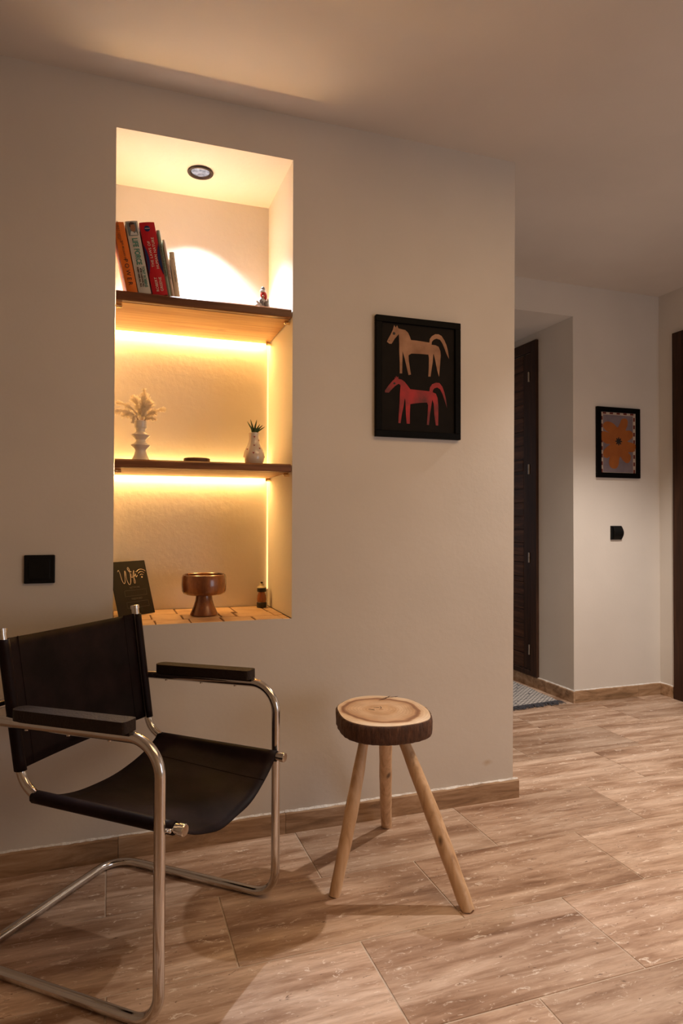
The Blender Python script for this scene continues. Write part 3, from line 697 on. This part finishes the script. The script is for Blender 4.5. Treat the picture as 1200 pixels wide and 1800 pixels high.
obj('collar', lathe([(0, .068), (.0195, .068), (.020, .070), (.020, .083), (.0185, .085), (0, .085)], 24), m_bottle_dark, bt, smooth=True)
obj('shoulder', lathe([(0, .085), (.021, .085), (.018, .0895), (.010, .094), (.0075, .103), (0, .104)], 24), m_bottle_cream, bt, smooth=True)
obj('nozzle', lathe([(0, .104), (.0055, .104), (.0055, .110), (0, .111)], 16), m_bottle_dark, bt, smooth=True)

# ------------------------------------------------------------ wall plates
sw = thing('light_switch', 'square black switch plate on the wall above the armchair', 'light switch', (-.234, 0, 1.035))
obj('plate', box(-.049, .049, -.010, .0, -.049, .049), m_blackplastic, sw, bevel=.003)
obj('rocker', box(-.034, .034, -.0135, -.009, -.034, .034), m_blackplastic, sw, bevel=.002)
sw2 = thing('light_switch', 'black switch with bulging face below the orange flower picture', 'light switch', (3.262, YF, 1.131))
obj('plate', box(-.044, .044, -.012, .0, -.047, .047), m_blackplastic, sw2, bevel=.002)
obj('curved_rocker', prism([(-.046+i*.092/10, -.012-.018*math.sin(PI*i/10)) for i in range(11)], -.036, .042, 'x') if False else
    prism([(-.012-.022*math.sin(PI*i/10), -.046+.092*i/10) for i in range(11)], -.030, .043, 'x'), m_blackplastic, sw2, bevel=.001)

# ------------------------------------------------------------ framed pictures
def framed(name, label, loc, w_, h_, fwid, fdep, artmat):
    t = thing(name, label, 'picture', loc)
    a, b_ = w_/2, h_/2
    for nm, q in (('frame_rail', (-a, a, b_-fwid, b_)), ('frame_rail', (-a, a, -b_, -b_+fwid)), ('frame_stile', (-a, -a+fwid, -b_+fwid, b_-fwid)), ('frame_stile', (a-fwid, a, -b_+fwid, b_-fwid))):
        obj(nm, box(q[0], q[1], -fdep, 0, q[2], q[3]), m_frame, t, bevel=.0015, seg=1)
    p = obj('print', box(-a+fwid-.002, a-fwid+.002, -.010, -.002, -b_+fwid-.002, b_-fwid+.002), artmat, t)
    return t, p
H1 = [(-0.143, 0.142), (-0.138, 0.154), (-0.127, 0.173), (-0.117, 0.194), (-0.111, 0.214), (-0.104, 0.204), (-0.098, 0.214), (-0.092, 0.202), (-0.077, 0.2), (-0.061, 0.198), (-0.048, 0.188), (-0.04, 0.172), (-0.035, 0.159), (-0.012, 0.159), (0.014, 0.158), (0.05, 0.156), (0.052, 0.172), (0.061, 0.184), (0.077, 0.194), (0.093, 0.195), (0.107, 0.189), (0.12, 0.172), (0.13, 0.152), (0.137, 0.128), (0.142, 0.095), (0.13, 0.115), (0.12, 0.139), (0.11, 0.159), (0.1, 0.172), (0.083, 0.176), (0.07, 0.17), (0.061, 0.16), (0.06, 0.148), (0.08, 0.147), (0.093, 0.142), (0.101, 0.125), (0.103, 0.107), (0.1, 0.07), (0.095, 0.016), (0.087, 0.039), (0.079, 0.075), (0.071, 0.107), (0.068, 0.11), (0.065, 0.074), (0.06, 0.043), (0.055, 0.013), (0.045, 0.013), (0.047, 0.048), (0.048, 0.09), (0.045, 0.105), (0.014, 0.105), (-0.012, 0.104), (-0.032, 0.103), (-0.046, 0.095), (-0.045, 0.071), (-0.04, 0.041), (-0.035, 0.015), (-0.046, 0.012), (-0.055, 0.046), (-0.064, 0.081), (-0.073, 0.11), (-0.074, 0.068), (-0.075, 0.017), (-0.086, 0.016), (-0.086, 0.061), (-0.088, 0.108), (-0.088, 0.138), (-0.09, 0.179), (-0.095, 0.173), (-0.109, 0.157), (-0.122, 0.136), (-0.132, 0.135)]
H2 = [(-0.152, -0.067), (-0.151, -0.058), (-0.135, -0.036), (-0.119, -0.018), (-0.108, -0.008), (-0.109, -0.001), (-0.104, -0.005), (-0.102, 0.005), (-0.098, -0.002), (-0.093, 0.003), (-0.091, -0.007), (-0.077, -0.009), (-0.064, -0.017), (-0.051, -0.031), (-0.038, -0.046), (-0.012, -0.047), (0.02, -0.048), (0.05, -0.049), (0.053, -0.032), (0.063, -0.018), (0.08, -0.011), (0.097, -0.011), (0.11, -0.025), (0.12, -0.049), (0.128, -0.078), (0.132, -0.114), (0.124, -0.091), (0.113, -0.061), (0.101, -0.038), (0.087, -0.03), (0.073, -0.035), (0.067, -0.043), (0.065, -0.052), (0.08, -0.057), (0.088, -0.075), (0.092, -0.111), (0.091, -0.191), (0.08, -0.191), (0.073, -0.148), (0.07, -0.1), (0.063, -0.083), (0.06, -0.101), (0.053, -0.143), (0.048, -0.191), (0.038, -0.19), (0.042, -0.144), (0.044, -0.108), (0.039, -0.097), (0.007, -0.1), (-0.022, -0.105), (-0.038, -0.108), (-0.04, -0.148), (-0.04, -0.19), (-0.054, -0.19), (-0.058, -0.149), (-0.06, -0.096), (-0.063, -0.085), (-0.069, -0.12), (-0.077, -0.156), (-0.082, -0.19), (-0.092, -0.189), (-0.09, -0.151), (-0.087, -0.11), (-0.085, -0.068), (-0.082, -0.033), (-0.09, -0.027), (-0.106, -0.037), (-0.125, -0.056), (-0.135, -0.067)]
p1, pr1 = framed('framed_picture', 'black framed picture of a tan horse above a red horse', (1.204, -.001, 1.798), .388, .497, .026, .020, m_artblack)
hh = obj('painted_horse', flat(H1, -.0112, -.0095), m_horse1, pr1); hh['label'] = 'tan painted horse'
obj('painted_eye', flat([(-.112+.006*math.cos(a*PI/8), .179+.006*math.sin(a*PI/8)) for a in range(16)], -.0118, -.0105), m_artink, pr1)
obj('painted_nostril', flat([(-.134+.002*math.cos(a*PI/4), .147+.002*math.sin(a*PI/4)) for a in range(8)], -.0118, -.0105), m_artink, pr1)
hh = obj('painted_horse', flat(H2, -.0112, -.0095), m_horse2, pr1); hh['label'] = 'red painted horse'
obj('painted_eye', flat([(-.110+.005*math.cos(a*PI/8), -.027+.0045*math.sin(a*PI/8)) for a in range(16)], -.0118, -.0105), m_artink, pr1)
p2, pr2 = framed('framed_picture', 'small black framed picture of an orange flower with dashed border', (3.280, YF-.001, 1.748), .364, .482, .034, .020, m_artcream)
obj('painted_ground', box(-.128, .124, -.0112, -.0095, -.203, .189), m_artmauve, pr2)
FL = [(-0.102, 0.141), (-0.069, 0.14), (-0.037, 0.127), (-0.008, 0.105), (0.01, 0.129), (0.028, 0.163), (0.058, 0.17), (0.078, 0.156), (0.076, 0.121), (0.061, 0.088), (0.094, 0.089), (0.119, 0.076), (0.124, 0.052), (0.108, 0.031), (0.075, 0.012), (0.115, 0.004), (0.143, -0.006), (0.146, -0.03), (0.13, -0.057), (0.097, -0.061), (0.082, -0.065), (0.104, -0.085), (0.101, -0.114), (0.085, -0.135), (0.063, -0.136), (0.034, -0.116), (0.016, -0.094), (0.005, -0.112), (0.001, -0.147), (-0.017, -0.174), (-0.042, -0.179), (-0.067, -0.169), (-0.081, -0.144), (-0.078, -0.114), (-0.074, -0.097), (-0.096, -0.108), (-0.121, -0.101), (-0.13, -0.078), (-0.12, -0.052), (-0.095, -0.03), (-0.07, -0.012), (-0.102, -0.01), (-0.138, 0.011), (-0.146, 0.034), (-0.146, 0.057), (-0.129, 0.073), (-0.102, 0.071), (-0.077, 0.064), (-0.109, 0.083), (-0.129, 0.105), (-0.124, 0.128)]
obj('painted_flower', flat([(p[0], p[1]) for p in smoothpts(FL, 3)], -.0124, -.0105), m_artorange, pr2)
pts = []
for i in range(32):
    a = i*2*PI/32; r = .030 if i % 4 == 0 else (.014 if i % 4 == 2 else .024); pts.append((.001+r*math.cos(a)*1.0, .010+r*math.sin(a)))
obj('painted_flower_centre', flat(pts, -.0134, -.0115), m_artink, pr2)
for i in range(5):
    x = -.116+.058*i
    for z in (.200, -.215): obj('painted_dash', box(x-.014, x+.014, -.0106, -.0095, z-.006, z+.006), m_artred, pr2)
for i in range(8):
    z = .165-.0515*i
    for x in (-.1385, .1355): obj('painted_dash', box(x-.007, x+.007, -.0106, -.0095, z-.013, z+.013), m_artred, pr2)

# ------------------------------------------------------------ armchair
TH = math.radians(-40.906)
ch = thing('cantilever_armchair', 'chrome tube armchair with black leather sling seat and back', 'chair', (.305, -.659, 0), TH)
R0 = .0138; HW = .295
ZA, ZAb = .682, .668
loop = [(0, -HW, R0), (0, -HW, ZA), (-.66, -HW, ZAb), (-.66, HW, ZAb), (0, HW, ZA), (0, HW, R0), (-.63, HW, R0), (-.63, -HW, R0)]
rads = [.075, .085, .075, .075, .085, .075, .085, .085]
obj('tube_frame', tube(fillet(loop, rads, 10, True), R0, 16, closed=True), m_chrome, ch, smooth=True)
SW = .263; SR = .0125; zs0, zs1 = .474, .462
def side_path(s):
    return fillet([(-.532, s*(SW+.012), .912), (-.468, s*(SW+.002), .560-.02), (-.455, s*SW, .474), (.030, s*SW, .4665)], [0, 0.12, .085, 0], 8)
for s in (-1, 1):
    obj('seat_tube', tube(fillet([(-.536, s*(SW+.010), .900), (-.462, s*SW, .474), (.036, s*SW, .4665)], [0, .085, 0], 10), SR, 16), m_chrome, ch, smooth=True)
    P = Vector((.036, s*SW, .4665)); d = Vector((.998, 0, -.015))
    obj('end_cap', tube([P-d*.002, P+d*.012, P+d*.014], [.0148, .0148, .0130], 20), m_chrome, ch, smooth=True)
    Pt = Vector((-.536, s*(SW+.010), .900))
    obj('end_cap', tube([Pt-Vector((-.166, 0, .986))*.002, Pt+Vector((-.166, 0, .986))*.010, Pt+Vector((-.166, 0, .986))*.0115], [.0148, .0148, .0128], 20), m_chrome, ch, smooth=True)
    bm = tube([(0, s*(SW+.008), .4665), (0, s*(HW-.004), .4665)], .0045, 10); tube([(.006, s*(SW+.0165), .4665), (.0185, s*(SW+.0165), .4665)], .0055, 10, bm=bm); sphere((.0185, s*(SW+.0165), .4665), .0058, bm, .6, 1, 1)
    obj('frame_bolt', bm, m_chrome, ch, smooth=True)
    # arm rest: padded wooden bar on the arm tube
    pad = fillet([(-.455, -.024, 0), (-.085, -.026, 0), (-.085, .026, 0), (-.455, .024, 0)], [.022, .012, .012, .022], 5, True)
    ang = math.atan2(ZA-ZAb, .66)
    bm = prism([(p.x, p.y) for p in pad],   .0105, .0400, 'z'); bmesh.ops.triangulate(bm, faces=[f for f in bm.faces if len(f.verts) > 4])
    o = obj('arm_pad', bm, m_pad, ch, bevel=.0115, seg=4, smooth=True); o.location = (0, s*HW, ZA+.001); o.rotation_euler = (0, -ang, 0)
    for px in (-.15, -.28, -.42):
        oo = obj('pad_screw', tube([(px, s*HW, ZA+px*.021-.0165), (px, s*HW, ZA+px*.021-.009)], .0048, 10), m_chrome, ch, smooth=True)
for s in (-1, 1):   # floor glides
    for px in (-.10, -.52):
        obj('floor_glide', box(px-.018, px+.018, s*HW-.007, s*HW+.007, 0, .005), m_blackplastic, ch, bevel=.001, seg=1)

def sling(name, rows, thick, mat, par):
    """rows: list of polylines (same length) -> closed thin sheet"""
    bm = bmesh.new(); G_ = [[bm.verts.new(p) for p in r] for r in rows]
    for a, b_ in zip(G_, G_[1:]):
        for k in range(len(a)-1): bm.faces.new((a[k], a[k+1], b_[k+1], b_[k]))
    o = obj(name, bm, mat, par, smooth=True)
    m_ = o.modifiers.new('thick', 'SOLIDIFY'); m_.thickness = thick; m_.offset = 0
    return o
def seat_z(x, t):
    """t in -1..1 across; droop deepest in the middle and towards the front"""
    f = (x+.43)/.45; sag = .050+.034*f
    base = .474-.0115*f
    q = 1-abs(t)**2.1
    return base-sag*q-.002
rows = []
ncr = 26
for i in range(15):
    f = i/14; x = -.425+.445*f; r = []
    zc = .474-.015*(x+.462)
    r = [(x, -SW+.0152*math.cos(math.radians(a)), zc+.0152*math.sin(math.radians(a))) for a in (-20, -55, -90, -125, -160, -195, -230, -265, -300, -335)]
    for k in range(1, ncr):
        t = -1+2*k/ncr; y = (SW)*t
        z = seat_z(x, t)+.015*abs(t)**6
        wr = .0025*math.sin(y*38+x*9+1.7*math.sin(x*14))*(1-t*t)*(f*.8+.2)
        xx = x + (.010*(1-t*t) if i == 14 else 0)*0
        r.append((xx, y, z+wr))
    r += [(x, SW+.0152*math.cos(math.radians(a)), zc+.0152*math.sin(math.radians(a))) for a in (155, 120, 85, 50, 15, -20, -55, -90, -125, -160)]
    rows.append(r)
seat = sling('sling_seat', rows, .0032, m_leather, ch)
rows = []
for i in range(13):
    f = i/12; z = .536+(.882-.536)*f; r = []
    q = (z-.474)/(.912-.474); xc_ = -.462-.074*q; yc_ = SW+.010*q
    r = [(xc_+.0150*math.cos(math.radians(a)), -yc_+.0150*math.sin(math.radians(a)), z) for a in (70, 35, 0, -35, -70, -105, -140, -175, -210, -245)]
    for k in range(1, 22):
        t = -1+2*k/22; y = yc_*t
        x = xc_-.004-.014*(1-t*t)
        r.append((x, y, z-.004*(1-t*t) if i == 12 else z))
    r += [(xc_+.0150*math.cos(math.radians(a)), yc_+.0150*math.sin(math.radians(a)), z) for a in (-115, -150, -185, -220, -255, -290, -325, -360, -395, -430)]
    rows.append(r)
back = sling('sling_back', rows, .0032, m_leather, ch)
# the sewn inner flap of each sleeve and its stitch ridge
def ridge(name, pts, r, par): return obj(name, tube(pts, r, 6), m_leather, par)
for s in (-1, 1):
    P = [];
    for i in range(13):
        f = i/12; z = .540+(.882-.540)*f; q = (z-.474)/(.438); t = .80; x = -.462-.074*q-.004-.014*(1-t*t)+.0018
        P.append((x, s*(SW+.010*q)*t, z))
    ridge('stitch_seam', P, .0013, back)
    P = []
    for i in range(15):
        f = i/14; x = -.423+.441*f; t = .70; y = SW*t; wr = .0025*math.sin(s*y*38+x*9+1.7*math.sin(x*14))*(1-t*t)*(f*.8+.2)
        P.append((x, s*y, seat_z(x, t)+.015*t**6+wr+.0016))
    ridge('stitch_seam', P, .0013, seat)

# ------------------------------------------------------------ stool
SX, SY = .862, -.420
st = thing('tripod_stool', 'rustic three-legged stool with a bark-edged log slice seat', 'stool', (SX, SY, 0))
OUT = [(-0.125, 0.091), (-0.094, 0.137), (-0.038, 0.184), (0.017, 0.2), (0.07, 0.189), (0.115, 0.158), (0.157, 0.111), (0.172, 0.047), (0.17, -0.022), (0.15, -0.093), (0.12, -0.145), (0.074, -0.17), (0.023, -0.179), (-0.03, -0.177), (-0.073, -0.162), (-0.109, -0.137), (-0.138, -0.093), (-0.148, -0.042), (-0.142, 0.018)]
OUTs = smoothpts(OUT, 5)
ZT0, ZT1 = .500, .560
bm = bmesh.new(); rings = []
for z, k in ((ZT0, .955), (ZT0+.006, .99), (ZT0+.02, 1.0), (ZT0+.04, 1.005), (ZT1-.006, 1.0), (ZT1-.001, .985)):
    rings.append([bm.verts.new((p.x*(k+.007*math.sin(i*1.9+z*60)+random.uniform(-.006, .006)), p.y*(k+.007*math.sin(i*2.3)+random.uniform(-.006, .006)), z)) for i, p in enumerate(OUTs)])
n = len(OUTs)
for a, b_ in zip(rings, rings[1:]):
    for i in range(n): bm.faces.new((a[i], a[(i+1) % n], b_[(i+1) % n], b_[i]))
bm.faces.new(rings[0][::-1]); bm.faces.new(rings[-1])
seat_ = obj('seat', bm, m_bark, st, smooth=True)
top = obj('cut_face', prism([(p.x*.965, p.y*.965) for p in OUTs], ZT1-.003, ZT1+.0008, 'z'), m_slab, seat_)
top['label'] = 'pale sawn face with growth rings'
cr = [((.045, .120), (.110, .165), .0016), ((.075, .150), (.135, .150), .0012), ((-.030, .030), (-.012, .012), .0010), ((.010, .020), (.022, .050), .0010), ((.016, .034), (-.004, .046), .0008)]
bm = bmesh.new()
for a, b_, w_ in cr:
    a = Vector((*a, ZT1+.0007)); b_ = Vector((*b_, ZT1+.0007)); mdl = a.lerp(b_, .5)+Vector((.003, -.004, 0))
    tube(smoothpts([a, mdl, b_], 4, closed=False), [w_*(.3+math.sin(PI*i/8)) for i in range(9)], 5, bm=bm, flat_=1)
obj('drying_crack', bm, m_crack, seat_)
def sleg(foot, topp, rr):
    f = Vector((*foot, 0)); t = Vector((*topp, .503)); P = []; Rr = []
    n = 16
    bow = Vector((random.uniform(-.004, .004), random.uniform(-.004, .004), 0))
    for i in range(n+1):
        s = i/n; p = f.lerp(t, s)+bow*math.sin(PI*s)*1.5; P.append(p-Vector((SX, SY, 0)))
        base = rr[0]*(1-s)+rr[1]*s if s < .55 else 0
        r = rr[0]+(rr[1]-rr[0])*min(1, s/.45) if s < .45 else rr[1]+(rr[2]-rr[1])*((s-.45)/.55)**1.6
        Rr.append(r*(1+.025*math.sin(i*1.7)))
    bm = tube(P, Rr, 11)
    # feet cut level with the floor
    for v in bm.verts:
        if v.co.z < .012 or abs(v.co.z) < 1e-3: v.co.z = max(0, min(v.co.z, .004)) if v.co.z < .010 else v.co.z
    o = obj('leg', bm, m_leg, st, smooth=True)
    g = Vector((*foot, 0))-Vector((SX, SY, 0))
    return o
sleg((.684, -.474), (.812, -.420), (.0185, .0225, .0150))
sleg((1.049, -.684), (.922, -.442), (.0225, .0250, .0170))
sleg((1.031, -.083), (.922, -.335), (.0205, .0235, .0240))

# ------------------------------------------------------------ corridor rug
def rugmat(nt, b):
    tc = N(nt, 'ShaderNodeTexCoord'); mp = N(nt, 'ShaderNodeMapping'); mp.inputs['Scale'].default_value = (46, 28, 1); nt.links.new(tc.outputs['Object'], mp.inputs['Vector'])
    mp.inputs['Rotation'].default_value = (0, 0, .35)
    br = N(nt, 'ShaderNodeTexBrick', Scale=1.0); br.offset = .5; br.inputs['Mortar Size'].default_value = .11; br.inputs['Brick Width'].default_value = 1.0; br.inputs['Row Height'].default_value = .6
    nt.links.new(mp.outputs['Vector'], br.inputs['Vector'])
    br.inputs['Color1'].default_value = (.82, .78, .73, 1); br.inputs['Color2'].default_value = (.70, .66, .62, 1); br.inputs['Mortar'].default_value = (.06, .06, .075, 1)
    c = mix(nt, ramp(nt, noise(nt, mp.outputs['Vector'], .7, 3), [(.60, (0, 0, 0)), (.66, (1, 1, 1))]), br.outputs['Color'], (.14, .14, .16))
    nt.links.new(c, b.inputs['Base Color']); addbump(nt, b, br.outputs['Fac'], .8, .004)
m_rug = M('woven_rug', rough=.95, build=rugmat)
m_fringe = M('rug_fringe', (.07, .07, .085), .95, bump=(100, .5, 2))
rg = thing('woven_rug', 'cream and charcoal woven rug with dark fringe on the corridor floor', 'rug', (2.829, 1.196, .001), math.radians(-3.4))
# local frame: x to the right edge at 0, y into the corridor
bm = bmesh.new(); nx, ny = 40, 60; g = []
for j in range(ny+1):
    r = []
    for i in range(nx+1):
        x = -.95+.95*i/nx; y = .03+1.35*j/ny-.0
        r.append(bm.verts.new((x+.004*math.sin(j*.5), y+(x*.145), .006+.0015*math.sin(i*3.1)*math.cos(j*2.7)+.002*math.sin(x*9+y*5))))
    g.append(r)
for a, b_ in zip(g, g[1:]):
    for i in range(nx): bm.faces.new((a[i], a[i+1], b_[i+1], b_[i]))
ex = bmesh.ops.extrude_face_region(bm, geom=bm.faces[:])
for v in [e for e in ex['geom'] if isinstance(e, bmesh.types.BMVert)]: v.co.z = 0.0
obj('weave', bm, m_rug, rg, smooth=True)
bm = bmesh.new()
for i in range(150):
    x = -.95+.95*i/149; y = .032+x*.145
    for q in range(2):
        L = random.uniform(.045, .075); dx = random.uniform(-.02, .02)
        x_ = x+random.uniform(-.003, .003)
        tube([(x_, y, .007), (x_+dx*.4, y-L*.5, .011), (x_+dx, y-L, .004)], [.0028, .0028, .0014], 5, bm=bm)
o = obj('fringe', bm, m_fringe, rg); o['kind'] = 'stuff'
